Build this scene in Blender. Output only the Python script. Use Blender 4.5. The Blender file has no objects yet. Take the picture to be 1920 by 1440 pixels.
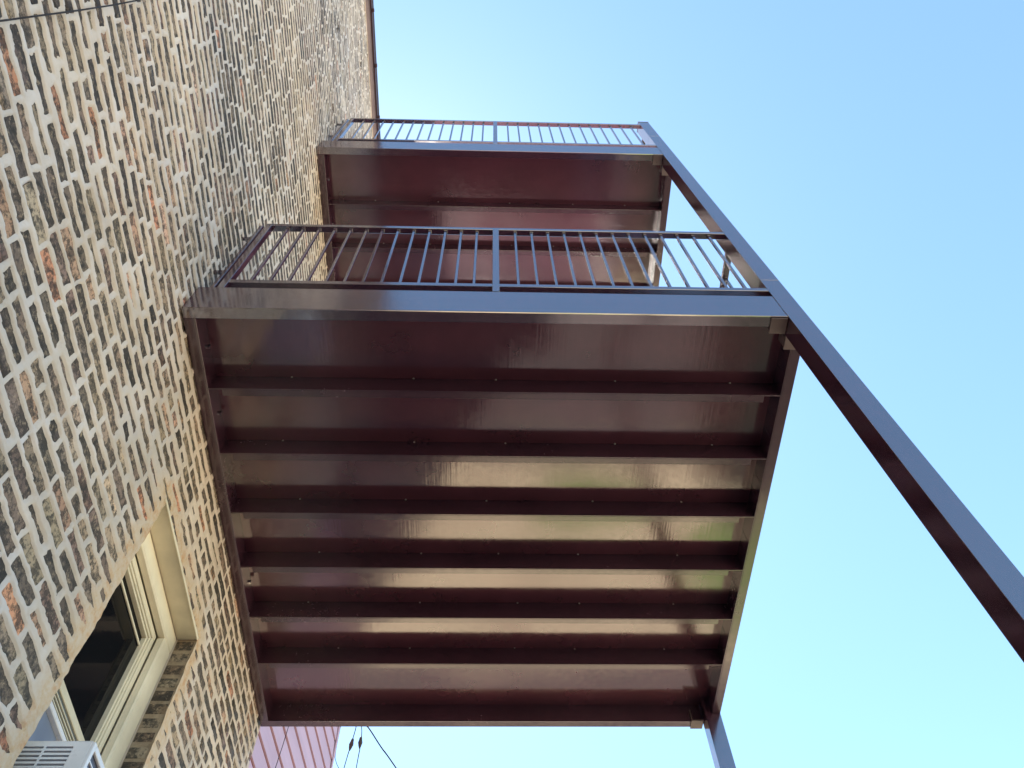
import bpy, bmesh, math, random
import numpy as np
from mathutils import Matrix, Vector

random.seed(7)
rng = np.random.default_rng(11)
SC = bpy.context.scene
COL = SC.collection

# ------------------------------------------------------------------ camera
cam_d = bpy.data.cameras.new("camera")
cam = bpy.data.objects.new("camera", cam_d)
COL.objects.link(cam)
RR = Vector((0.99949313, -0.0254851, -0.01907842))
UU = Vector((-0.01302084, -0.8741276, 0.48552178))
FF = Vector((0.02905054, 0.48502727, 0.87401637))
CAM = Vector((1.5, 0.0, 1.6))
cam.matrix_world = Matrix(((RR.x, UU.x, -FF.x, CAM.x), (RR.y, UU.y, -FF.y, CAM.y),
                           (RR.z, UU.z, -FF.z, CAM.z), (0, 0, 0, 1)))
cam_d.sensor_width = 36
cam_d.lens = 1511.07 / 1920 * 36
cam_d.clip_start = 0.05
cam_d.clip_end = 2000
SC.camera = cam

# ------------------------------------------------------------------ light
SUN_EL, SUN_AZ = math.radians(62), math.radians(-25)      # azimuth clockwise from +Y
world = bpy.data.worlds.new("World")
SC.world = world
world.use_nodes = True
wn = world.node_tree
sky = wn.nodes.new("ShaderNodeTexSky")
sky.sky_type = 'NISHITA'
sky.sun_disc = False
sky.sun_elevation = SUN_EL
sky.sun_rotation = SUN_AZ
sky.altitude = 180
sky.air_density = 1.0
sky.dust_density = 0.25
sky.ozone_density = 0.6
bg = wn.nodes["Background"]
bg.inputs["Strength"].default_value = 0.066
grade = wn.nodes.new("ShaderNodeMix")          # camera white balance of the sky, the same everywhere
grade.data_type = 'RGBA'
grade.blend_type = 'MULTIPLY'
grade.inputs[0].default_value = 1.0
grade.inputs[7].default_value = (0.92, 1.06, 1.03, 1)
wn.links.new(sky.outputs[0], grade.inputs[6])
wn.links.new(grade.outputs[2], bg.inputs["Color"])

sun_d = bpy.data.lights.new("sun", 'SUN')
sun_d.energy = 5.0
sun_d.angle = math.radians(0.5)
sun_d.color = (1.0, 0.93, 0.82)
sun = bpy.data.objects.new("sun", sun_d)
COL.objects.link(sun)
sdir = Vector((math.sin(SUN_AZ) * math.cos(SUN_EL), math.cos(SUN_AZ) * math.cos(SUN_EL), math.sin(SUN_EL)))
sun.rotation_euler = sdir.to_track_quat('Z', 'Y').to_euler()
sun.location = sdir * 60

SC.view_settings.view_transform = 'Standard'
SC.view_settings.look = 'None'
SC.view_settings.gamma = 1
SC.view_settings.use_curve_mapping = False
SC.view_settings.exposure = 2.5


# ------------------------------------------------------------------ helpers
def link(o, parent=None):
    COL.objects.link(o)
    if parent is not None:
        o.parent = parent
    return o


def tag(o, label=None, cat=None, group=None, kind=None):
    if label: o['label'] = label
    if cat: o['category'] = cat
    if group: o['group'] = group
    if kind: o['kind'] = kind
    return o


def empty(name, loc=(0, 0, 0)):
    o = bpy.data.objects.new(name, None)
    o.location = loc
    o.empty_display_size = 0.2
    return link(o)


def build(name, bm, mat, parent=None, bevel=0.0, smooth=False):
    if bevel > 0:
        bmesh.ops.bevel(bm, geom=bm.edges[:], offset=bevel, segments=1, affect='EDGES', clamp_overlap=True)
    bmesh.ops.recalc_face_normals(bm, faces=bm.faces[:])
    me = bpy.data.meshes.new(name)
    bm.to_mesh(me)
    bm.free()
    me.materials.append(mat)
    if smooth:
        for p in me.polygons: p.use_smooth = True
    o = bpy.data.objects.new(name, me)
    if parent is not None:
        o.parent = parent
        o.matrix_parent_inverse = Matrix.Translation(-parent.location)
    COL.objects.link(o)
    return o


def bx(bm, x0, x1, y0, y1, z0, z1):
    vs = [bm.verts.new(p) for p in ((x0, y0, z0), (x1, y0, z0), (x1, y1, z0), (x0, y1, z0),
                                    (x0, y0, z1), (x1, y0, z1), (x1, y1, z1), (x0, y1, z1))]
    for f in ((0, 3, 2, 1), (4, 5, 6, 7), (0, 1, 5, 4), (1, 2, 6, 5), (2, 3, 7, 6), (3, 0, 4, 7)):
        bm.faces.new([vs[i] for i in f])


def box(name, x0, x1, y0, y1, z0, z1, mat, parent=None, bevel=0.0):
    bm = bmesh.new()
    bx(bm, x0, x1, y0, y1, z0, z1)
    return build(name, bm, mat, parent, bevel)


def tube(bm, pts, rad, n=8):
    pts = [Vector(p) for p in pts]
    rings = []
    for i, p in enumerate(pts):
        t = (pts[min(i + 1, len(pts) - 1)] - pts[max(i - 1, 0)]).normalized()
        a = t.cross(Vector((0.13, 0.37, 0.9)))
        if a.length < 0.1: a = t.cross(Vector((1, 0, 0)))
        a.normalize()
        b = t.cross(a)
        r = rad[i] if isinstance(rad, (list, tuple)) else rad
        rings.append([bm.verts.new(p + (a * math.cos(k * 2 * math.pi / n) + b * math.sin(k * 2 * math.pi / n)) * r) for k in range(n)])
    for i in range(len(rings) - 1):
        for k in range(n):
            bm.faces.new((rings[i][k], rings[i][(k + 1) % n], rings[i + 1][(k + 1) % n], rings[i + 1][k]))
    bm.faces.new(rings[0][::-1])
    bm.faces.new(rings[-1])


def dup(o, name, delta, parent=None):
    c = o.copy()
    c.name = name
    c.location = o.location + Vector(delta)
    if parent is not None:
        c.parent = parent
    COL.objects.link(c)
    return c


# ------------------------------------------------------------------ materials
def nodes_of(name):
    m = bpy.data.materials.new(name)
    m.use_nodes = True
    nt = m.node_tree
    return m, nt, nt.nodes["Principled BSDF"]


def noise(nt, scale, detail=4, rough=0.55, vec=None, dim=None):
    n = nt.nodes.new("ShaderNodeTexNoise")
    n.inputs["Scale"].default_value = scale
    n.inputs["Detail"].default_value = detail
    n.inputs["Roughness"].default_value = rough
    if vec is not None: nt.links.new(vec, n.inputs["Vector"])
    return n


def pos(nt, scale=(1, 1, 1)):
    g = nt.nodes.new("ShaderNodeNewGeometry")
    mp = nt.nodes.new("ShaderNodeMapping")
    mp.inputs["Scale"].default_value = scale
    nt.links.new(g.outputs["Position"], mp.inputs["Vector"])
    return mp.outputs[0]


def ramp(nt, src, stops):
    r = nt.nodes.new("ShaderNodeValToRGB")
    el = r.color_ramp.elements
    while len(el) < len(stops): el.new(0.5)
    for e, (p, c) in zip(el, stops):
        e.position = p
        e.color = (c[0], c[1], c[2], 1) if not isinstance(c, (int, float)) else (c, c, c, 1)
    nt.links.new(src, r.inputs[0])
    return r.outputs[0]


def mixc(nt, fac, a, b, mode='MIX'):
    m = nt.nodes.new("ShaderNodeMix")
    m.data_type = 'RGBA'
    m.blend_type = mode
    for s, v in ((m.inputs[0], fac), (m.inputs[6], a), (m.inputs[7], b)):
        if isinstance(v, (int, float)): s.default_value = v
        elif isinstance(v, tuple): s.default_value = (v[0], v[1], v[2], 1)
        else: nt.links.new(v, s)
    return m.outputs[2]


def bump(nt, bsdf, src, strength, dist, prev=None):
    b = nt.nodes.new("ShaderNodeBump")
    b.inputs["Strength"].default_value = strength
    b.inputs["Distance"].default_value = dist
    nt.links.new(src, b.inputs["Height"])
    if prev is not None: nt.links.new(prev, b.inputs["Normal"])
    nt.links.new(b.outputs[0], bsdf.inputs["Normal"])
    return b.outputs[0]


def paint(name, col, rough, ior, b1=0.0, ripple=0.0):
    m, nt, p = nodes_of(name)
    v = pos(nt)
    n1 = noise(nt, 2.2, 5, 0.6, v)
    p.inputs["IOR"].default_value = ior
    c = mixc(nt, ramp(nt, n1.outputs[0], [(0.35, 0.0), (0.7, 1.0)]), tuple(k * 0.82 for k in col), tuple(k * 1.15 for k in col))
    nt.links.new(c, p.inputs["Base Color"])
    n2 = noise(nt, 30, 4, 0.6, v)
    r = ramp(nt, n2.outputs[0], [(0.3, rough * 0.7), (0.75, rough * 1.4)])
    n6 = noise(nt, 1.3, 2, 0.4, v)
    r = mixc(nt, 1.0, r, ramp(nt, n6.outputs[0], [(0.45, 0.0), (0.80, min(0.2, rough * 0.9))]), 'ADD')
    nt.links.new(r, p.inputs["Roughness"])
    prev = None
    if b1 > 0:
        n3 = noise(nt, 9.0, 2, 0.4, pos(nt, (1.0, 1.0, 1.0)))
        prev = bump(nt, p, n3.outputs[0], b1, 0.01)
    if ripple > 0:
        n4 = noise(nt, 1.0, 3, 0.5, pos(nt, (85, 2.0, 2.0)))
        prev = bump(nt, p, n4.outputs[0], ripple, 0.004, prev)
    return m


M_STEEL = paint("brown_paint", (0.050, 0.0175, 0.0320), 0.12, 3.3, 0.05)
M_FRAME = paint("sheltered_brown_paint", (0.047, 0.0190, 0.0320), 0.16, 1.9, 0.05)
M_DECK = paint("brown_deck_paint", (0.088, 0.0290, 0.0430), 0.11, 2.05, 0.045, 0.075)
M_BRACKET = paint("grey_brown_primer", (0.12, 0.085, 0.085), 0.35, 1.6)
M_BOLT = paint("bolt_metal", (0.16, 0.14, 0.13), 0.3, 1.8)
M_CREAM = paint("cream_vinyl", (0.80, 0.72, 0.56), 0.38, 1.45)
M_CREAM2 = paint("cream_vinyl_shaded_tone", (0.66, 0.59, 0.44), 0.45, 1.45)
M_WHITE = paint("white_enamel", (0.74, 0.73, 0.76), 0.32, 1.5)
M_DARKTRIM = paint("maroon_trim_paint", (0.050, 0.018, 0.022), 0.4, 1.5)
M_SOFFIT = paint("faded_pink_soffit", (0.42, 0.37, 0.41), 0.7, 1.45)
M_RUBBER = paint("black_cable_rubber", (0.03, 0.026, 0.028), 0.75, 1.45)
M_GASKET = paint("grey_window_track", (0.10, 0.10, 0.09), 0.5, 1.45)
M_COIL = paint("condenser_coil", (0.05, 0.06, 0.10), 0.35, 1.6)


def glass_mat():
    m, nt, p = nodes_of("dark_window_glass")
    p.inputs["Base Color"].default_value = (0.007, 0.008, 0.010, 1)
    p.inputs["Roughness"].default_value = 0.05
    p.inputs["IOR"].default_value = 1.17
    n = noise(nt, 3, 2, 0.5, pos(nt))
    bump(nt, p, n.outputs[0], 0.05, 0.01)
    return m


M_GLASS = glass_mat()


def pane_reflection_mat():  # bluish reflection in the lower pane, painted as its base colour
    m, nt, p = nodes_of("painted_pane_reflection")
    n = noise(nt, 4, 3, 0.5, pos(nt))
    nt.links.new(ramp(nt, n.outputs[0], [(0.3, (0.14, 0.16, 0.22)), (0.7, (0.22, 0.25, 0.33))]), p.inputs["Base Color"])
    p.inputs["Roughness"].default_value = 0.5
    return m


M_PANEREFL = pane_reflection_mat()


def brick_mat(name, attr):
    m, nt, p = nodes_of(name)
    v = pos(nt)
    if attr:
        a = nt.nodes.new("ShaderNodeAttribute")
        a.attribute_name = "tone"
        base = a.outputs["Color"]
    else:
        a = nt.nodes.new("ShaderNodeObjectInfo")
        base = a.outputs["Color"]
    n1 = noise(nt, 11, 5, 0.75, v)
    n2 = noise(nt, 55, 4, 0.7, v)
    n3 = noise(nt, 33, 5, 0.75, v)
    dark = mixc(nt, 0.80, base, (0.032, 0.027, 0.024))
    c = mixc(nt, ramp(nt, n1.outputs[0], [(0.46, 0.0), (0.54, 1.0)]), base, dark)
    tan = mixc(nt, 0.6, base, (0.50, 0.375, 0.25))
    c = mixc(nt, ramp(nt, n3.outputs[0], [(0.53, 0.0), (0.66, 0.9)]), c, tan)
    c = mixc(nt, ramp(nt, n2.outputs[0], [(0.50, 0.0), (0.60, 0.9)]), c, mixc(nt, 0.75, c, (0.022, 0.020, 0.020)))
    nt.links.new(c, p.inputs["Base Color"])
    p.inputs["Roughness"].default_value = 0.85
    b = bump(nt, p, n3.outputs[0], 0.7, 0.006)
    bump(nt, p, n2.outputs[0], 0.6, 0.003, b)
    return m


M_BRICK = brick_mat("common_brick", False)
M_BRICKS = brick_mat("common_brick_field", True)


def mortar_mat():
    m, nt, p = nodes_of("smeared_mortar")
    v = pos(nt)
    n1 = noise(nt, 3.5, 6, 0.6, v)
    n2 = noise(nt, 120, 4, 0.7, v)
    n3 = noise(nt, 16, 6, 0.7, v)
    c = ramp(nt, n1.outputs[0], [(0.3, (0.58, 0.475, 0.385)), (0.5, (0.67, 0.565, 0.475)), (0.72, (0.74, 0.650, 0.590))])
    n0 = noise(nt, 0.9, 4, 0.6, v)
    c = mixc(nt, ramp(nt, n0.outputs[0], [(0.38, 0.0), (0.62, 1.0)]), c, mixc(nt, 1.0, c, (0.84, 0.87, 0.93), 'MULTIPLY'))
    n9 = noise(nt, 1.0, 5, 0.65, pos(nt, (1, 1.6, 0.35)))
    c = mixc(nt, ramp(nt, n9.outputs[0], [(0.52, 0.0), (0.74, 0.45)]), c, (0.42, 0.37, 0.31))
    c = mixc(nt, ramp(nt, n3.outputs[0], [(0.56, 0.0), (0.75, 0.5)]), c, (0.46, 0.36, 0.28))
    a = nt.nodes.new("ShaderNodeAttribute")
    a.attribute_name = "stain"
    orange = ramp(nt, n3.outputs[0], [(0.40, (0.60, 0.49, 0.38)), (0.53, (0.58, 0.43, 0.29)), (0.64, (0.54, 0.33, 0.19))])
    mm = nt.nodes.new("ShaderNodeMath"); mm.operation = 'MULTIPLY'; mm.inputs[1].default_value = 1.0
    nt.links.new(a.outputs["Fac"], mm.inputs[0])
    c = mixc(nt, mm.outputs[0], c, orange)
    nt.links.new(c, p.inputs["Base Color"])
    p.inputs["Roughness"].default_value = 0.93
    b = bump(nt, p, n2.outputs[0], 0.5, 0.003)
    bump(nt, p, n3.outputs[0], 0.5, 0.008, b)
    return m


M_MORTAR = mortar_mat()



def simple(name, stops, scale, rough=0.9, bs=0.3, bd=0.02, vs=(1, 1, 1)):
    m, nt, p = nodes_of(name)
    v = pos(nt, vs)
    n1 = noise(nt, scale, 8, 0.65, v)
    nt.links.new(ramp(nt, n1.outputs[0], stops), p.inputs["Base Color"])
    p.inputs["Roughness"].default_value = rough
    n2 = noise(nt, scale * 20, 4, 0.6, v)
    bump(nt, p, n2.outputs[0], bs, bd)
    return m


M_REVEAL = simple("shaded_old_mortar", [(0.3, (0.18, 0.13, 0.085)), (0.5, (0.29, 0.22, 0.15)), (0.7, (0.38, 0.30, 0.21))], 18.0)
M_CONC = simple("sunlit_concrete", [(0.3, (0.24, 0.17, 0.12)), (0.48, (0.38, 0.30, 0.20)), (0.62, (0.46, 0.37, 0.25)), (0.72, (0.62, 0.52, 0.36))], 0.7)
M_DARKFILL = simple("dark_stand_in", [(0.3, (0.038, 0.032, 0.034)), (0.7, (0.062, 0.050, 0.050))], 3.0)  # shade painted into the ground colour; also on hedge core and base plates
M_SOIL = simple("dry_ground", [(0.3, (0.20, 0.17, 0.12)), (0.7, (0.32, 0.28, 0.20))], 0.6)
M_GRASS = simple("lawn", [(0.3, (0.05, 0.09, 0.02)), (0.6, (0.13, 0.19, 0.05)), (0.8, (0.22, 0.24, 0.09))], 6.0)
M_SIDING = simple("faded_pink_siding", [(0.3, (0.42, 0.275, 0.345)), (0.7, (0.52, 0.35, 0.43))], 1.2, 0.55, 0.1, 0.01, (1, 0.3, 3))
M_SIDEGAP = simple("red_brown_backing", [(0.3, (0.26, 0.050, 0.060)), (0.7, (0.34, 0.075, 0.085))], 2.0)  # red-brown backing that shows as lines between the siding boards
M_ROOF = simple("tar_roof", [(0.3, (0.05, 0.05, 0.05)), (0.7, (0.09, 0.09, 0.09))], 2.0)

# ------------------------------------------------------------------ ground
g = box("ground", -250, 250, -250, 250, -0.6, 0.0, M_SOIL); tag(g, kind='structure')
pad = box("painted_shade_ground", 0.02, 7.0, -9.0, 6.15, 0.0, 0.02, M_DARKFILL); tag(pad, kind='structure')  # dark sheet standing in for shaded ground mirrored in the near bays
slab = box("concrete_yard", -0.35, 14.0, 6.17, 9.98, 0.0, 0.03, M_CONC); tag(slab, kind='structure')


added_far_ground = box("added_far_ground", -9.0, 20.0, 10.0, 24.0, 0.0, 0.02, M_DARKFILL); tag(added_far_ground, kind='structure')  # unseen dark sheet added to darken the last bay's reflection


def lawn_patch(name, cx, cy, rx, ry, seed):
    bm = bmesh.new()
    r = random.Random(seed)
    n = 40
    top = []
    for k in range(n):
        a = 2 * math.pi * k / n
        s = 1 + 0.16 * math.sin(3 * a + seed) + 0.08 * r.uniform(-1, 1)
        top.append(bm.verts.new((cx + rx * s * math.cos(a), cy + ry * s * math.sin(a), 0.045)))
    bm.faces.new(top)
    ret = bmesh.ops.extrude_face_region(bm, geom=bm.faces[:])
    for e in ret['geom']:
        if isinstance(e, bmesh.types.BMVert): e.co.z = 0.02
    o = build(name, bm, M_GRASS)
    tag(o, kind='structure')
    return o


lawn_patch("lawn", 3.0, 6.95, 0.95, 0.42, 1)
lawn_patch("lawn", 6.1, 8.2, 1.5, 1.5, 4)

# dense clipped hedge along the right side of the yard
def leaf_mass(name, n, size, sample, mat, parent=None):
    V, F = [], []
    r = random.Random(name)
    for k_ in range(n):
        c = sample(r)
        a = Vector((r.gauss(0, 1), r.gauss(0, 1), r.gauss(0, 1))).normalized()
        b = a.orthogonal().normalized()
        c2 = a.cross(b)
        s_ = size * r.uniform(0.6, 1.4)
        i = len(V)
        V += [c + b * s_, c + c2 * s_ * 0.5, c - b * s_, c - c2 * s_ * 0.5]
        F.append((i, i + 1, i + 2, i + 3))
    me = bpy.data.meshes.new(name)
    me.from_pydata([tuple(v) for v in V], [], F)
    me.materials.append(mat)
    o = bpy.data.objects.new(name, me)
    if parent is not None:
        o.parent = parent
        o.matrix_parent_inverse = Matrix.Translation(-parent.location)
    COL.objects.link(o)
    return o


M_LEAF = simple("hedge_leaf", [(0.3, (0.010, 0.020, 0.012)), (0.6, (0.02, 0.036, 0.018)), (0.8, (0.04, 0.065, 0.024))], 5.0, 0.6)
hd = empty("hedge", (4.9, 3.2, 0))
tag(hd, "dense dark green hedge along the right edge of the yard", "hedge")
def hs(r):
    x = r.uniform(4.05, 5.8); y = r.uniform(-1.0, 5.9); h = 1.9 + 0.25 * math.sin(y * 2.1) + 0.15 * math.sin(x * 5)
    z = h * (1 - r.random() ** 1.6 * 0.9)
    return Vector((x + 0.12 * math.sin(z * 4), y, z))
leaf_mass("foliage", 14000, 0.05, hs, M_LEAF, hd)
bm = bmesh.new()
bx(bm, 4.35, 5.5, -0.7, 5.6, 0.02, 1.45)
build("inner_branches", bm, M_DARKFILL, hd)

# ------------------------------------------------------------------ brick wall
HZ = 1.6                                  # eye height: photo-fit heights are relative to it
WY0, WY1 = 0.05, 4.665                    # detailed stretch of wall
ZB, ZT = 2.4, 12.05
OY0, OY1, OZ0, OZ1 = 2.35, 3.24, 3.02, 4.65
COURSE, BH = 0.0775, 0.0625
PALETTE = [((0.199, 0.142, 0.110), 30), ((0.112, 0.084, 0.068), 20), ((0.316, 0.233, 0.165), 24), ((0.388, 0.290, 0.205), 12),
           ((0.224, 0.138, 0.110), 9), ((0.061, 0.048, 0.043), 12), ((0.530, 0.237, 0.140), 2.6), ((0.592, 0.351, 0.250), 2), ((0.408, 0.247, 0.160), 5)]
PW = np.array([w for _, w in PALETTE], float); PW /= PW.sum()


def pick_tone():
    c = PALETTE[rng.choice(len(PALETTE), p=PW)][0]
    k = rng.uniform(0.75, 1.4)
    return tuple(min(0.7, v * k * rng.uniform(0.96, 1.04)) for v in c)


def lay(y0, y1, z0, z1):
    """rows of bricks: list of (course index, ya, yb, zc)"""
    rows = []
    for i in range(int(math.floor(z0 / COURSE)), int(math.ceil(z1 / COURSE))):
        y = y0 - rng.uniform(0, 0.21)
        zc = (i + 0.5) * COURSE
        if zc > z1 - 0.03: continue
        header_row = (i % 6 == 3)
        while y < y1:
            L = rng.normal(0.203, 0.006)
            if header_row and rng.random() < 0.75 or rng.random() < 0.10:
                L = rng.normal(0.094, 0.006)
            a, b = y, y + L
            y = b + rng.uniform(0.009, 0.019)
            a2, b2 = max(a, y0), min(b, y1)
            if b2 - a2 < 0.035: continue
            if OZ0 - 0.02 < zc < OZ1 + 0.005 and b2 > OY0 - 0.012 and a2 < OY1 + 0.012:
                if a2 < OY0 - 0.05 and b2 < OY1: b2 = OY0 - 0.012
                elif b2 > OY1 + 0.05 and a2 > OY0: a2 = OY1 + 0.014
                else: continue
                if b2 - a2 < 0.035: continue
            rows.append((i, a2, b2, zc + rng.normal(0, 0.0015)))
    return rows


BR = lay(WY0, WY1, ZB, ZT)
bi = np.array([b[0] for b in BR]); ba = np.array([b[1] for b in BR]); bb = np.array([b[2] for b in BR]); bz = np.array([b[3] for b in BR])
cover = rng.uniform(0.0008, 0.0070, len(BR))
cover[rng.random(len(BR)) < 0.05] += 0.011

_tabs = {}


def vnoise(y, z, scale, seed):
    t = _tabs.setdefault(seed, np.random.default_rng(seed).random((256, 256)))
    yy, zz = y / scale, z / scale
    iy, iz = np.floor(yy).astype(int), np.floor(zz).astype(int)
    fy, fz = yy - iy, zz - iz
    fy = fy * fy * (3 - 2 * fy); fz = fz * fz * (3 - 2 * fz)
    g = lambda a, b: t[a & 255, b & 255]
    return ((g(iy, iz) * (1 - fy) + g(iy + 1, iz) * fy) * (1 - fz) + (g(iy, iz + 1) * (1 - fy) + g(iy + 1, iz + 1) * fy) * fz) * 2 - 1


def open_dist(y, z):
    dy = np.maximum(np.maximum(OY0 - y, y - OY1), 0)
    dz = np.maximum(np.maximum(OZ0 - z, z - OZ1), 0)
    return np.hypot(dy, dz)


keys = bi * 100.0 + ba
order = np.argsort(keys)
keys, sa, sb, sz, sc_, si = keys[order], ba[order], bb[order], bz[order], cover[order], bi[order]

ys = np.linspace(WY0, WY1, 470)
zs = np.concatenate([np.arange(ZB, 6.2, 0.0058), np.arange(6.2, 9.0, 0.0095), np.arange(9.0, ZT + 0.01, 0.015)])
Y, Z = np.meshgrid(ys, zs)
wy = Y + 0.006 * vnoise(Y, Z, 0.035, 1) + 0.0035 * vnoise(Y, Z, 0.014, 2)
wz = Z + 0.0050 * vnoise(Y, Z, 0.045, 3) + 0.0032 * vnoise(Y, Z, 0.016, 4)
ci = np.floor(wz / COURSE).astype(int)
k = np.clip(np.searchsorted(keys, ci * 100.0 + wy, side='right') - 1, 0, len(keys) - 1)
same = si[k] == ci
d = np.minimum(np.minimum(wy - sa[k], sb[k] - wy) * 0.9, BH / 2 - np.abs(wz - sz[k]))
od = open_dist(Y, Z)
smear = np.clip(1 - od / 0.17, 0, 1)
cov = sc_[k] + 0.004 * vnoise(Y, Z, 0.11, 5) + 0.007 * np.clip(vnoise(Y, Z, 0.45, 6) - 0.25, 0, 1) + smear * (0.021 + 0.016 * vnoise(Y, Z, 0.07, 7))
s = np.where(same, d - cov, -0.02)
t = np.clip((s + 0.003) / 0.0075, 0, 1)
t = t * t * (3 - 2 * t)
Hh = 0.0026 - 0.0136 * t + 0.0011 * vnoise(Y, Z, 0.02, 8) * (1 - t) + 0.0012 * vnoise(Y, Z, 0.25, 9)
stain = np.clip(smear * 1.6 + 0.25 * vnoise(Y, Z, 0.08, 10) * (smear > 0), 0, 1) * (smear > 0)
# grid columns and rows snapped to the ragged arrises of the window opening
Yd = Y.copy(); Zd = Z.copy()
for yc in (OY0, OY1):
    j = int(np.argmin(np.abs(ys - yc)))
    Yd[:, j] = yc
    rag = 0.006 * vnoise(Z[:, j], Z[:, j] * 0 + yc, 0.09, 12) + 0.004 * vnoise(Z[:, j], Z[:, j] * 0, 0.03, 13)
    Yd[:, j] += rag
    if yc == OY0: jA = j
    else: jB = j
i0 = int(np.argmin(np.abs(zs - OZ0))); i1 = int(np.argmin(np.abs(zs - OZ1)))
Yd[:, -1] += 0.004 * vnoise(Z[:, -1], Z[:, -1] * 0, 0.07, 14)
ny, nz = len(ys), len(zs)
verts = np.stack([Hh, Yd, Zd], -1).reshape(-1, 3)
idx = np.arange(nz * ny).reshape(nz, ny)
keep = np.ones((nz - 1, ny - 1), bool)
keep[i0:i1, jA:jB] = False
q = np.stack([idx[:-1, :-1], idx[:-1, 1:], idx[1:, 1:], idx[1:, :-1]], -1)[keep]
me = bpy.data.meshes.new("mortar")
me.vertices.add(len(verts)); me.vertices.foreach_set("co", verts.astype(np.float32).ravel())
me.loops.add(q.size); me.loops.foreach_set("vertex_index", q.astype(np.int32).ravel())
me.polygons.add(len(q)); me.polygons.foreach_set("loop_start", np.arange(0, q.size, 4, dtype=np.int32))
me.polygons.foreach_set("loop_total", np.full(len(q), 4, np.int32))
me.update(calc_edges=True)
me.polygons.foreach_set("use_smooth", np.ones(len(q), bool))
at = me.attributes.new("stain", 'FLOAT', 'POINT')
at.data.foreach_set("value", stain.astype(np.float32).ravel())
me.materials.append(M_MORTAR)

house = empty("brick_building", (0, 2.3, 0))
tag(house, "tall old brick building with thick pale smeared mortar, window at lower left", "building")
mo = bpy.data.objects.new("mortar", me)
mo.parent = house; mo.matrix_parent_inverse = Matrix.Translation(-house.location)
COL.objects.link(mo)

# solid masonry behind the face, left open at the window
bm = bmesh.new()
XB = -0.016
bx(bm, -9.0, XB, -9.0, OY0 - 0.012, 0.0, ZT)
bx(bm, -9.0, XB, OY1 + 0.004, WY1 - 0.006, 0.0, ZT)
bx(bm, -9.0, XB, OY0 - 0.012, OY1 + 0.004, 0.0, OZ0 - 0.004)
bx(bm, -9.0, XB, OY0 - 0.012, OY1 + 0.004, OZ1 + 0.004, ZT)
bx(bm, -9.0, -1.6, OY0 - 0.012, OY1 + 0.004, OZ0 - 0.004, OZ1 + 0.004)
bx(bm, XB, -0.004, -9.0, WY0, 0.0, ZT)
bx(bm, XB, -0.004, WY0, WY1, 0.0, ZB)
build("wall", bm, M_MORTAR, house)

# bricks: the 300 that show largest are parts, the others one joined part
def project(x, y, z):
    v = Vector((x, y, z)) - CAM
    w = v.dot(FF)
    if w < 0.1: return None
    return 960 + 1511.07 * v.dot(RR) / w, 720 - 1511.07 * v.dot(UU) / w


def area(b):
    _, a, c, z = b
    p = [project(0, yy, zz) for yy, zz in ((a, z - BH / 2), (c, z - BH / 2), (c, z + BH / 2), (a, z + BH / 2))]
    if any(v is None for v in p): return 0
    cx = sum(v[0] for v in p) / 4; cy = sum(v[1] for v in p) / 4
    if not (0 < cx < 1920 and 0 < cy < 1440): return 0
    return abs(sum(p[n][0] * p[(n + 1) % 4][1] - p[(n + 1) % 4][0] * p[n][1] for n in range(4))) / 2


rank = sorted(range(len(BR)), key=lambda n: -area(BR[n]))
big = set(rank[:300])
# a few unit brick meshes with uneven faces, shared between the singled-out bricks
unit = []
for v_ in range(8):
    bm = bmesh.new()
    r = random.Random(50 + v_)
    nx_, nz_ = 4, 2
    grid = [[bm.verts.new((0.0 + r.uniform(-0.0022, 0.0014), -0.5 + i / nx_, -0.5 + j / nz_)) for i in range(nx_ + 1)] for j in range(nz_ + 1)]
    for j in range(nz_):
        for i in range(nx_):
            bm.faces.new((grid[j][i], grid[j][i + 1], grid[j + 1][i + 1], grid[j + 1][i]))
    back = [bm.verts.new((-0.014, sy, sz_)) for sy, sz_ in ((-0.5, -0.5), (0.5, -0.5), (0.5, 0.5), (-0.5, 0.5))]
    bm.faces.new(back[::-1])
    bm.faces.new([back[0], back[1]] + [grid[0][i] for i in range(nx_, -1, -1)])
    bm.faces.new([back[3]] + [grid[nz_][i] for i in range(0, nx_ + 1)] + [back[2]])
    bm.faces.new([back[1], back[2], grid[nz_][nx_], grid[1][nx_], grid[0][nx_]])
    bm.faces.new([back[0], grid[0][0], grid[1][0], grid[nz_][0], back[3]])
    bmesh.ops.recalc_face_normals(bm, faces=bm.faces[:])
    m_ = bpy.data.meshes.new("brick"); bm.to_mesh(m_); bm.free()
    m_.materials.append(M_BRICK)
    unit.append(m_)
for n in rank[:300]:
    _, a, c, z = BR[n]
    o = bpy.data.objects.new("brick", unit[rng.integers(8)])
    o.location = (-0.0042 + rng.uniform(-0.0030, 0.0018), (a + c) / 2, z)
    o.rotation_euler = (0, rng.normal(0, 0.012), rng.normal(0, 0.006))
    o.scale = (1, (c - a), BH)
    tcol = pick_tone()
    o.color = (*tcol, 1)
    o.parent = house; o.matrix_parent_inverse = Matrix.Translation(-house.location)
    COL.objects.link(o)


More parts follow.
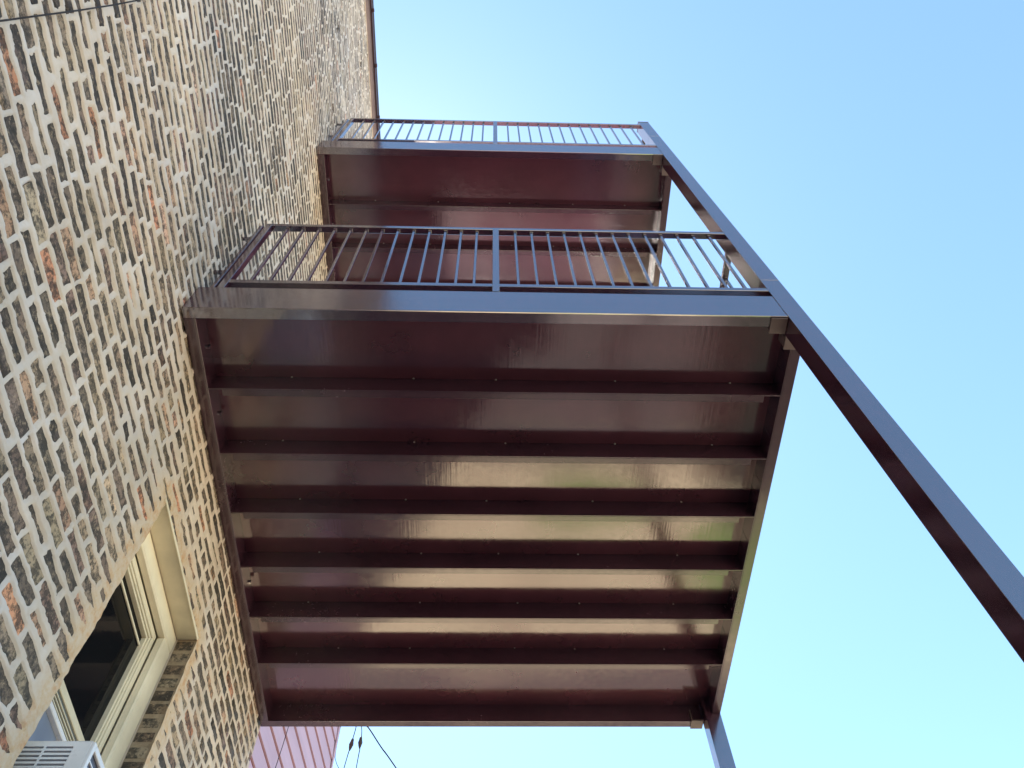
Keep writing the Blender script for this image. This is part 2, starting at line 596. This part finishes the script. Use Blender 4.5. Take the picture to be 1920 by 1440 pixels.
def brick_field(name, bricks, xf, parent):
    n = len(bricks)
    V = np.zeros((n, 8, 3), np.float32); T = np.zeros((n, 3), np.float32)
    for m2, (_, a, c, z) in enumerate(bricks):
        T[m2] = pick_tone()
        x = xf + rng.uniform(-0.0022, 0.0016)
        tl = rng.uniform(-0.0014, 0.0014, 4)
        for e, (yy, zz) in enumerate(((a, z - BH / 2), (c, z - BH / 2), (c, z + BH / 2), (a, z + BH / 2))):
            V[m2, e] = (x + tl[e], yy, zz); V[m2, e + 4] = (x - 0.014, yy, zz)
    F = np.array([(0, 1, 2, 3), (0, 4, 5, 1), (1, 5, 6, 2), (2, 6, 7, 3), (3, 7, 4, 0)], np.int32)
    Q = (np.arange(n, dtype=np.int32)[:, None, None] * 8 + F[None])
    me = bpy.data.meshes.new(name)
    me.vertices.add(n * 8); me.vertices.foreach_set("co", V.ravel())
    me.loops.add(Q.size); me.loops.foreach_set("vertex_index", Q.ravel())
    me.polygons.add(Q.size // 4); me.polygons.foreach_set("loop_start", np.arange(0, Q.size, 4, dtype=np.int32))
    me.polygons.foreach_set("loop_total", np.full(Q.size // 4, 4, np.int32))
    me.update(calc_edges=True)
    at = me.attributes.new("tone", 'FLOAT_COLOR', 'POINT')
    cc = np.ones((n, 8, 4), np.float32); cc[:, :, :3] = T[:, None, :]
    at.data.foreach_set("color", cc.ravel())
    me.materials.append(M_BRICKS)
    o = bpy.data.objects.new(name, me)
    o.parent = parent; o.matrix_parent_inverse = Matrix.Translation(-parent.location)
    COL.objects.link(o)
    return o


rest = [BR[n] for n in rank[300:]]
coarse = [b for b in lay(-8.9, WY0 - 0.01, 0.02, ZT)] + [b for b in lay(WY0, WY1 - 0.01, 0.02, ZB)]
f1 = brick_field("brickwork", rest, -0.0015, house); tag(f1, kind='stuff')
f2 = brick_field("plain_brickwork", coarse, -0.0005, house); tag(f2, kind='stuff')

# brick return of the window opening, its far side seen as short stripes
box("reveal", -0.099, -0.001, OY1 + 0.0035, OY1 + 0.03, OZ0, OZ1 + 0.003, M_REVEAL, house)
kk = 0
for ii in range(int(OZ0 / COURSE) + 1, int(OZ1 / COURSE) + 1):
    zc = (ii + 0.5) * COURSE
    if zc > OZ1 - 0.03: break
    bm = bmesh.new()
    j1, j2 = random.uniform(-0.006, 0.006), random.uniform(-0.004, 0.004)
    bx(bm, -0.0985, -0.006 + j1 * 0.7, OY1 + 0.0022 + j2 * 0.2, OY1 + 0.02, zc - 0.030 + j2, zc + 0.030 + j1 * 0.6)
    o = build("brick", bm, M_BRICK, house, 0.004)
    tc = [(0.20, 0.14, 0.09), (0.12, 0.085, 0.06), (0.30, 0.24, 0.17), (0.16, 0.11, 0.075), (0.26, 0.20, 0.14)][kk % 5]
    o.color = (*tc, 1)
    kk += 1

# overhanging roof edge: soffit board, gutter, hooks
box("soffit", -0.3, 0.052, -9.0, WY1 + 0.05, ZT + 0.0, ZT + 0.05, M_SOFFIT, house)
box("gutter", 0.0535, 0.075, -9.0, WY1 + 0.05, ZT - 0.02, ZT + 0.10, M_DARKTRIM, house, 0.004)
box("roof", -9.1, 0.08, -9.1, WY1 + 0.05, ZT + 0.054, ZT + 0.12, M_ROOF, house)
hk = None
for n in range(12):
    y = 0.80 + 0.61 * (n - 4)
    bm = bmesh.new()
    bx(bm, 0.076, 0.094, y - 0.02, y + 0.02, ZT - 0.035, ZT + 0.06)
    bx(bm, 0.082, 0.104, y - 0.03, y + 0.012, ZT - 0.055, ZT - 0.0352)
    build("gutter_hook", bm, M_DARKTRIM, house, 0.004)

# thin cable stapled up the wall
cb = bmesh.new()
pts = []
for n in range(40):
    zz = 0.3 + n * 0.3
    pts.append((0.014 + 0.004 * math.sin(n * 1.3), 0.262 + 0.004 * (zz - 4.0) * 1.4 + 0.004 * math.sin(n * 0.9), zz))
tube(cb, pts, 0.0032, 6)
cab = build("wall_cable", cb, M_RUBBER, None, 0, True)
tag(cab, "thin dark cable running up the brick wall in the top left corner", "cable")

# ------------------------------------------------------------------ window
win = empty("sash_window", (-0.1, (OY0 + OY1) / 2, OZ0))
tag(win, "cream framed sash window with dark glass, recessed in the brick wall", "window")
E_ = 0.0015
# head capping: wide soffit, thin drip edge standing proud of the wall
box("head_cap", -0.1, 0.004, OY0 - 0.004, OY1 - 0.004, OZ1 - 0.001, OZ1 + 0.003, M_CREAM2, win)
box("drip_edge", 0.0045, 0.0085, OY0 - 0.02, OY1 - 0.01, OZ1 - 0.010, OZ1 + 0.004, M_CREAM, win)
# brickmould: head and two jambs
bm = bmesh.new()
bx(bm, -0.147, -0.1005, OY0, OY1 - 0.003, OZ1 - 0.10, OZ1 - 0.0015)
build("head_moulding", bm, M_CREAM, win, 0.008)
box("jamb_moulding", -0.147, -0.1005, OY1 - 0.125, OY1 - 0.004, OZ0, OZ1 - 0.1005, M_CREAM, win, 0.008)
box("jamb_moulding", -0.147, -0.1005, OY0 + 0.001, OY0 + 0.120, OZ0, OZ1 - 0.1005, M_CREAM, win, 0.008)
# frame steps
yA, yB = OY0 + 0.120, OY1 - 0.125
zH = OZ1 - 0.100
def surround(name, x0, x1, w, mat, inset, bev=0.002):
    bm = bmesh.new()
    a, b, h = yA + inset, yB - inset, zH - inset
    bx(bm, x0, x1, a, b, h - w, h)
    bx(bm, x0, x1, b - w, b, OZ0, h - w - 0.0002)
    bx(bm, x0, x1, a, a + w, OZ0, h - w - 0.0002)
    return build(name, bm, mat, win, bev)
surround("frame", -0.195, -0.1475, 0.034, M_CREAM, 0.0, 0.003)
surround("track", -0.195, -0.160, 0.004, M_GASKET, 0.0343, 0.0)
surround("frame", -0.195, -0.153, 0.012, M_CREAM, 0.0386, 0.002)
surround("track", -0.195, -0.166, 0.004, M_GASKET, 0.0509, 0.0)
surround("upper_sash", -0.195, -0.159, 0.012, M_CREAM, 0.0552, 0.002)
ga, gb = yA + 0.0675, yB - 0.0675
gz = zH - 0.0675
box("glass_pane", -0.186, -0.182, ga, gb, 3.86, gz, M_GLASS, win)
# lowered storm panel: bright top rail line over the glass
box("storm_rail", -0.181, -0.172, ga - 0.02, gb + 0.04, 4.428, 4.440, M_CREAM, win, 0.002)
# meeting rails
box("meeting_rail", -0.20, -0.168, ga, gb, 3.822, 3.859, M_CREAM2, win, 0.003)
box("track", -0.20, -0.176, ga, gb, 3.752, 3.8215, M_GASKET, win)
for zz in (3.768, 3.784, 3.800):
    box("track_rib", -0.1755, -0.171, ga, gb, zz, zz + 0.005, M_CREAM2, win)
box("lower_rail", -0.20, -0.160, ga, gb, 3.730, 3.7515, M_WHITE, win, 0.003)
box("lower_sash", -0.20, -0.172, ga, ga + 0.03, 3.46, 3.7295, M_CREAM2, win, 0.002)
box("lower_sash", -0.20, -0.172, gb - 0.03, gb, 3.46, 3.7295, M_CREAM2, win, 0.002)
box("lower_pane", -0.186, -0.182, ga + 0.0302, gb - 0.0302, 3.46, 3.729, M_PANEREFL, win)
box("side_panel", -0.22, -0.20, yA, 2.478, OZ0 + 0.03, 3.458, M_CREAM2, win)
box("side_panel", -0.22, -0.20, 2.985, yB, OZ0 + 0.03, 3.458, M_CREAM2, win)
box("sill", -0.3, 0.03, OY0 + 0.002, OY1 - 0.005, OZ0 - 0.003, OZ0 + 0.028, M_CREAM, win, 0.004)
box("room", -1.55, -1.5, OY0, OY1, OZ0, OZ1, M_RUBBER, win)

# ------------------------------------------------------------------ air conditioner
AY0, AY1, AZ0, AZ1, AX = 2.480, 2.98, OZ0 + 0.06, 3.470, 0.143
ac = empty("window_air_conditioner", (0.0, (AY0 + AY1) / 2, AZ0))
tag(ac, "white window air conditioner with louvred side jutting from the lower sash", "air conditioner")
bm = bmesh.new()
bx(bm, -0.45, AX, AY0 + 0.012, AY1, AZ0, AZ1 - 0.0)
# hollow rim round the back face
build("casing", bm, M_COIL, ac, 0.0)
for nm, a in (("casing_rim", (AX + 0.0003, AX + 0.012, AY0, AY0 + 0.020, AZ0, AZ1)),
              ("casing_rim", (AX + 0.0003, AX + 0.012, AY1 - 0.02, AY1, AZ0, AZ1)),
              ("casing_rim", (AX + 0.0003, AX + 0.012, AY0 + 0.0202, AY1 - 0.0202, AZ1 - 0.022, AZ1)),
              ("casing_rim", (AX + 0.0003, AX + 0.012, AY0 + 0.0202, AY1 - 0.0202, AZ0, AZ0 + 0.022))):
    box(nm, *a, M_WHITE, ac, 0.002)
# back grille
for n in range(13):
    zz = AZ0 + 0.035 + n * 0.025
    box("grille_bar", AX + 0.001, AX + 0.006, AY0 + 0.021, AY1 - 0.021, zz, zz + 0.005, M_WHITE, ac)
# side panel facing the street: frame with open louvre slots
sx0, sx1 = -0.14, 0.085
box("side_panel", sx1 + 0.0002, AX, AY0, AY0 + 0.0115, AZ0, AZ1, M_WHITE, ac, 0.001)
box("side_panel", -0.45, sx0 - 0.0002, AY0, AY0 + 0.0115, AZ0, AZ1, M_WHITE, ac, 0.001)
box("side_panel", sx0, sx1, AY0, AY0 + 0.0115, AZ1 - 0.018, AZ1, M_WHITE, ac)
nsl = 0
zz = AZ1 - 0.018
while zz > AZ0 + 0.03:
    zz -= 0.0165
    box("louvre", sx0, sx1, AY0, AY0 + 0.010, zz, zz + 0.0085, M_WHITE, ac)
box("divider", -0.013, -0.005, AY0 - 0.002, AY0 - 0.0002, AZ0 + 0.02, AZ1 - 0.0185, M_WHITE, ac)
box("top_cover", -0.45, AX, AY0, AY1, AZ1 + 0.0003, AZ1 + 0.004, M_WHITE, ac, 0.001)

# ------------------------------------------------------------------ balconies
X_IN, X_OUT = 2.985, 3.087
Y0, Y1 = 1.613, 4.667


def channel(name, x0, x1, yw, H, w, mat, parent, cope=(0.0, 0.0), depth=0.255, t=0.007):
    """steel channel along x: web towards the camera, flanges pointing away (+y)"""
    bm = bmesh.new()
    bx(bm, x0, x1, yw, yw + t, H, H + depth)
    bx(bm, x0 + cope[0], x1 - cope[1], yw + t, yw + w, H, H + t)
    bx(bm, x0, x1, yw + t, yw + w, H + depth - t, H + depth)
    bmesh.ops.remove_doubles(bm, verts=bm.verts[:], dist=1e-6)
    return build(name, bm, mat, parent, 0.0012)


def rail_run(parent, axis, c, a, b, zb, zt, mids, nb):
    """one railing side: rails, posts, balusters. axis 'x' runs along x at y=c, 'y' runs along y at x=c"""
    S = 0.038
    def B(name, u0, u1, v0, v1, z0, z1, bev=0.0015):
        if axis == 'x': return box(name, u0, u1, v0, v1, z0, z1, M_STEEL, parent, bev)
        return box(name, v0, v1, u0, u1, z0, z1, M_STEEL, parent, bev)
    B("top_rail", a, b, c, c + S, zt - S, zt)
    B("bottom_rail", a, b, c, c + S, zb, zb + S)
    stops = [a] + mids + [b]
    for m_ in mids:
        B("railing_post", m_ - S / 2, m_ + S / 2, c - 0.0015, c + S - 0.002, zb - 0.070, zt - S - 0.0003)
    first = None
    for s0, s1 in zip(stops[:-1], stops[1:]):
        u0 = s0 + (S / 2 if s0 in mids else 0); u1 = s1 - (S / 2 if s1 in mids else 0)
        g_ = (u1 - u0) / (nb + 1)
        for n in range(1, nb + 1):
            u = u0 + g_ * n
            if first is None:
                bm = bmesh.new()
                for hw, za, zb_ in ((0.0075, zb + S + 0.0062, zt - S - 0.0072), (0.0098, zb + S, zb + S + 0.006), (0.0105, zt - S - 0.007, zt - S)):
                    if axis == 'x': bx(bm, u - hw, u + hw, c + 0.019 - hw, c + 0.019 + hw, za, zb_)
                    else: bx(bm, c + 0.019 - hw, c + 0.019 + hw, u - hw, u + hw, za, zb_)
                first = build("baluster", bm, M_STEEL, parent, 0.001)
                fu = u
            else:
                dlt = (u - fu, 0, 0) if axis == 'x' else (0, u - fu, 0)
                dup(first, "baluster", dlt)


def balcony(H, rt, label, group, joist0):
    root = empty("steel_balcony", (0, Y0, H))
    tag(root, label, "balcony", group)
    box_ = lambda n, *a, m=M_STEEL, bev=0.0012: box(n, *a, m, root, bev)
    channel("front_girder", 0.004, X_IN - 0.0005, Y0, H, 0.060, M_STEEL, root)
    channel("rear_girder", 0.004, X_IN - 0.0005, 4.612, H, 0.056, M_FRAME, root)
    # ledger on the wall, flanges pointing to the wall
    bm = bmesh.new()
    bx(bm, 0.053, 0.060, Y0 + 0.0605, 4.6115, H, H + 0.255)
    bx(bm, 0.001, 0.053, Y0 + 0.0605, 4.6115, H, H + 0.007)
    bx(bm, 0.010, 0.053, Y0 + 0.0605, 4.6115, H + 0.248, H + 0.255)
    build("ledger", bm, M_FRAME, root, 0.0012)
    # outer beam, flanges pointing outwards
    bm = bmesh.new()
    bx(bm, 3.030, 3.037, Y0 + 0.103, 4.529, H, H + 0.255)
    bx(bm, 3.037, 3.087, Y0 + 0.103, 4.529, H, H + 0.007)
    bx(bm, 3.037, 3.087, Y0 + 0.103, 4.529, H + 0.248, H + 0.255)
    build("outer_beam", bm, M_FRAME, root, 0.0012)
    fj = channel("joist", 0.0605, 3.0295, joist0, H, 0.044, M_FRAME, root, (0.068, 0.083), 0.134)
    sb = bmesh.new()
    bmesh.ops.create_cone(sb, cap_ends=True, segments=8, radius1=0.006, radius2=0.004, depth=0.004,
                          matrix=Matrix.Translation((0.46, joist0 - 0.0021, H + 0.129)) @ Matrix.Rotation(math.radians(90), 4, 'X'))
    fs = build("screw", sb, M_BOLT, root)
    hb = bmesh.new()
    bmesh.ops.create_cone(hb, cap_ends=True, segments=6, radius1=0.013, radius2=0.012, depth=0.012,
                          matrix=Matrix.Translation((0.0663, joist0 - 0.19, H + 0.10)) @ Matrix.Rotation(math.radians(90), 4, 'Y'))
    fb = build("bolt", hb, M_STEEL, root)
    for j in range(6):
        if j: dup(fj, "joist", (0, 0.4 * j, 0))
        if j: dup(fb, "bolt", (0, 0.4 * j, random.choice((0.0, 0.11)) * 1.0))
        for m_ in range(5):
            if j == 0 and m_ == 0: continue
            dup(fs, "screw", (0.57 * m_ + random.uniform(-0.12, 0.12), 0.4 * j, random.uniform(-0.004, 0.004)))
    # small web stiffener plates at the beam, weld seams
    for j in range(6):
        yy = joist0 + 0.4 * j - 0.12
        for e in range(2):
            yy2 = yy - 0.10 * e + random.uniform(-0.02, 0.02)
            if yy2 > Y0 + 0.15:
                box_("weld_seam", 3.0285, 3.0298, yy2, yy2 + 0.003, H + 0.02, H + 0.125, bev=0)
    # steel deck: one panel per bay, slightly uneven
    edges = [Y0 + 0.0605] + [joist0 + 0.4 * j + 0.022 for j in range(6)] + [4.6115]
    for e0, e1 in zip(edges[:-1], edges[1:]):
        box_("deck_panel", 0.0602, 3.0298, e0 + 0.0006, e1 - 0.0006, H + 0.1343, H + 0.142, m=M_DECK, bev=0)
    # lumpy weld bead where the front girder meets the post
    bm = bmesh.new()
    zz_ = [H + 0.004 + 0.247 * t_ / 44 for t_ in range(45)]
    tube(bm, [(X_IN - 0.0005 + random.uniform(-0.0012, 0.0012), Y0 - 0.0008, q_) for q_ in zz_], [random.uniform(0.0016, 0.0042) for _ in zz_], 7)
    build("weld_bead", bm, M_STEEL, root, 0, True)
    # clip angles at the posts
    def clip(x0, x1, y0, y1):
        bm = bmesh.new()
        bx(bm, x0, x1, y0, y1, H - 0.009, H - 0.0008)
        bx(bm, x0 + 0.002, x0 + 0.010, y0 + 0.01, y1 - 0.01, H - 0.0008, H + 0.09)
        build("clip_angle", bm, M_BRACKET, root, 0.001)
    clip(2.900, 2.982, Y0 + 0.008, Y0 + 0.092)
    clip(2.990, 3.062, Y0 + 0.1045, Y0 + 0.180)
    clip(2.900, 2.982, 4.592, 4.676)
    # railings
    zb, zt = H + 0.328, H + rt
    rl = empty("railing", (0, Y0, zb)); rl.parent = root; rl.matrix_parent_inverse = Matrix.Translation(-root.location)
    S = 0.038
    for nm, a_ in (("wall_post", (0.096, 0.134, Y0, Y0 + S, H + 0.2555, zt)),
                   ("wall_plate", (0.056, 0.078, Y0 + 0.006, Y0 + 0.036, H + 0.26, zt - 0.02)),):
        box(nm, *a_, M_STEEL, rl, 0.0015)
    for z_ in (zt - 0.25, H + 0.5):
        box("standoff", -0.004, 0.0557, Y0 + 0.010, Y0 + 0.028, z_, z_ + 0.02, M_STEEL, rl)
    rail_run(rl, 'x', Y0, 0.1343, X_IN - 0.0005, zb, zt, [1.532], 13)
    rail_run(rl, 'y', 3.017, Y0 + 0.1025, 4.5295, zb, zt, [3.12], 13)
    rail_run(rl, 'x', 4.612, 0.1343, X_IN - 0.0005, zb, zt, [1.532], 13)
    box("wall_post", 0.096, 0.134, 4.612, 4.650, H + 0.2555, zt, M_STEEL, rl, 0.0015)
    return root


H1 = 3.636 + HZ
H2 = 7.039 + HZ
balcony(H1, 1.305, "lower brown steel balcony, nearest overhead, with seven deep underside bays", "steel balconies on the brick wall", 2.066)
balcony(H2, 1.275, "upper brown steel balcony under the roof edge, seen above the lower railing", "steel balconies on the brick wall", 2.108)

# ------------------------------------------------------------------ posts
def post(y0, label):
    root = empty("steel_post", (3.037, y0 + 0.05, 0))
    tag(root, label, "post", "steel posts carrying the balconies")
    zs_ = [0.0, 4.12 + HZ, 7.773 + HZ, 8.43 + HZ]
    for n in range(3):
        box("post_section", X_IN, X_OUT, y0, y0 + 0.102, zs_[n] + (0.0016 if n else 0.022), zs_[n + 1] - 0.0016, M_STEEL, root, 0.0009)
        if n: box("splice_core", X_IN + 0.004, X_OUT - 0.004, y0 + 0.004, y0 + 0.098, zs_[n] - 0.0015, zs_[n] + 0.0015, M_RUBBER, root)
    box("cap_plate", X_IN - 0.003, X_OUT + 0.003, y0 - 0.003, y0 + 0.105, zs_[3] - 0.001, zs_[3] + 0.008, M_STEEL, root, 0.001)
    box("base_plate", X_IN - 0.06, X_OUT + 0.06, y0 - 0.06, y0 + 0.162, 0.0205, 0.033, M_DARKFILL, root, 0.001)
    return root


post(Y0 - 0.0005, "near steel post, rising from the lower right past both balconies")
post(4.530, "far steel post, under the outer far corner of the lower balcony")

# ------------------------------------------------------------------ pink sided house beyond
pk = empty("pink_sided_house", (-0.63, 7.6, 0))
tag(pk, "faded pink house with wide horizontal siding beyond the brick wall's corner", "house")
D = Vector((0.0698, 0.9976, 0)); Nn = Vector((0.9976, -0.0698, 0)); P0 = Vector((-0.5, 9.54, 0))


def slab_on(u0, u1, w0, w1, w2, w3, z0, z1, name, mat):
    """wedge along the wall: u along the wall back from the corner, w outwards at bottom (w0,w1) and at top (w2,w3)"""
    bm = bmesh.new()
    P = lambda u, w, z: P0 - D * u + Nn * w + Vector((0, 0, z))
    vs = [bm.verts.new(P(*a)) for a in ((u0, w0, z0), (u1, w0, z0), (u1, w1, z0), (u0, w1, z0), (u0, w2, z1), (u1, w2, z1), (u1, w3, z1), (u0, w3, z1))]
    for f in ((0, 3, 2, 1), (4, 5, 6, 7), (0, 1, 5, 4), (1, 2, 6, 5), (2, 3, 7, 6), (3, 0, 4, 7)):
        bm.faces.new([vs[i] for i in f])
    return build(name, bm, mat, pk)


slab_on(0.012, 3.9, -8.0, -0.004, -8.0, -0.004, 0.03, 10.9, "wall", M_SIDEGAP)
PITCH = 0.276
zc = 0.19
n = 0
while zc + PITCH < 10.9:
    slab_on(0.062, 3.93, 0.0, 0.020, 0.0, 0.007, zc + 0.024, zc + PITCH - 0.0005, "siding_board", M_SIDING)
    zc += PITCH
slab_on(-0.018, 0.040, -0.05, 0.026, -0.05, 0.026, 0.03, 10.9, "corner_trim", M_SIDING)
slab_on(0.041, 0.061, -0.002, 0.010, -0.002, 0.010, 0.03, 10.9, "corner_joint", M_DARKTRIM)
slab_on(-0.3, 4.2, -8.2, 0.32, -8.2, 0.32, 10.905, 11.05, "roof", M_ROOF)


def P3(px, py, yy):
    d_ = FF + RR * ((px - 960) / 1511.07) - UU * ((py - 720) / 1511.07)
    return CAM + d_ * (yy / d_.y)


# thin line hanging down the siding
cb = bmesh.new()
a_ = Vector(P0 - D * 2.05 + Nn * 0.045 + Vector((0, 0, 7.6))); b_ = Vector(P0 - D * 2.6 + Nn * 0.05 + Vector((0, 0, 4.0)))
tube(cb, [a_.lerp(b_, t_ / 8) + Vector((0.01 * math.sin(t_), 0, 0)) for t_ in range(9)], 0.004, 6)
o = build("siding_cable", cb, M_RUBBER, None, 0, True)
tag(o, "thin cable hanging down the pink siding", "cable")

# service wires leaving the corner of the pink house (heights fixed in world metres)
def wire(name, pts, r, label, group=None, lump=None):
    root = empty(name, tuple(pts[0]))
    tag(root, label, "wire", group)
    bm = bmesh.new()
    # smooth the polyline a little
    P = [Vector(p) for p in pts]
    Q_ = []
    for i in range(len(P) - 1):
        p0 = P[max(i - 1, 0)]; p1 = P[i]; p2 = P[i + 1]; p3 = P[min(i + 2, len(P) - 1)]
        for t_ in (0, 0.2, 0.4, 0.6, 0.8):
            t2, t3 = t_ * t_, t_ ** 3
            Q_.append(0.5 * ((2 * p1) + (p2 - p0) * t_ + (2 * p0 - 5 * p1 + 4 * p2 - p3) * t2 + (3 * p1 - p0 - 3 * p2 + p3) * t3))
    Q_.append(P[-1])
    tube(bm, Q_, r, 6)
    build("strand", bm, M_RUBBER, root, 0, True)
    if lump is not None:
        a, b = Vector(lump[0]), Vector(lump[1])
        bm = bmesh.new()
        ax = (b - a)
        prof = [(0, 1), (0.06, 2.2), (0.15, 3.1), (0.28, 3.4), (0.40, 4.3), (0.52, 4.9), (0.62, 4.0), (0.72, 3.6), (0.84, 2.6), (0.93, 1.8), (1, 1)]
        tube(bm, [a + ax * q_ for q_, _ in prof], [r * w_ for _, w_ in prof], 10)
        build("splice", bm, M_RUBBER, root, 0, True)
    return root


MAST = (-0.34, 9.72, 8.95 + 0.35)
grp = "service wires beside the pink house"
wire("service_wire", [MAST, P3(668, 1360, 9.9), P3(660, 1390, 10.0), P3(645, 1440, 10.4), P3(600, 1600, 13)], 0.0068,
     "left one of two wires with dark splice lumps, right of the pink house", grp, (P3(662, 1384, 9.98), P3(655, 1408, 10.05)))
wire("service_wire", [MAST, P3(677, 1360, 9.9), P3(677, 1390, 10.0), P3(668, 1440, 10.4), P3(640, 1600, 13)], 0.0068,
     "right one of two wires with dark splice lumps, right of the pink house", grp, (P3(677, 1381, 9.98), P3(674, 1404, 10.05)))
wire("service_wire", [MAST, P3(687, 1360, 9.9), P3(714, 1400, 10.1), P3(744, 1442, 10.5), P3(850, 1600, 14)], 0.0105,
     "thicker wire slanting away to the lower right from the pink house", grp)
wire("service_wire", [P0 + Nn * 0.03 + Vector((0, -0.0, 9.05)), P3(629, 1412, 9.7), P3(630, 1428, 9.75), P3(638, 1446, 9.9), P3(665, 1500, 10.5)], 0.005,
     "short curved wire looping from the pink house's corner", grp)
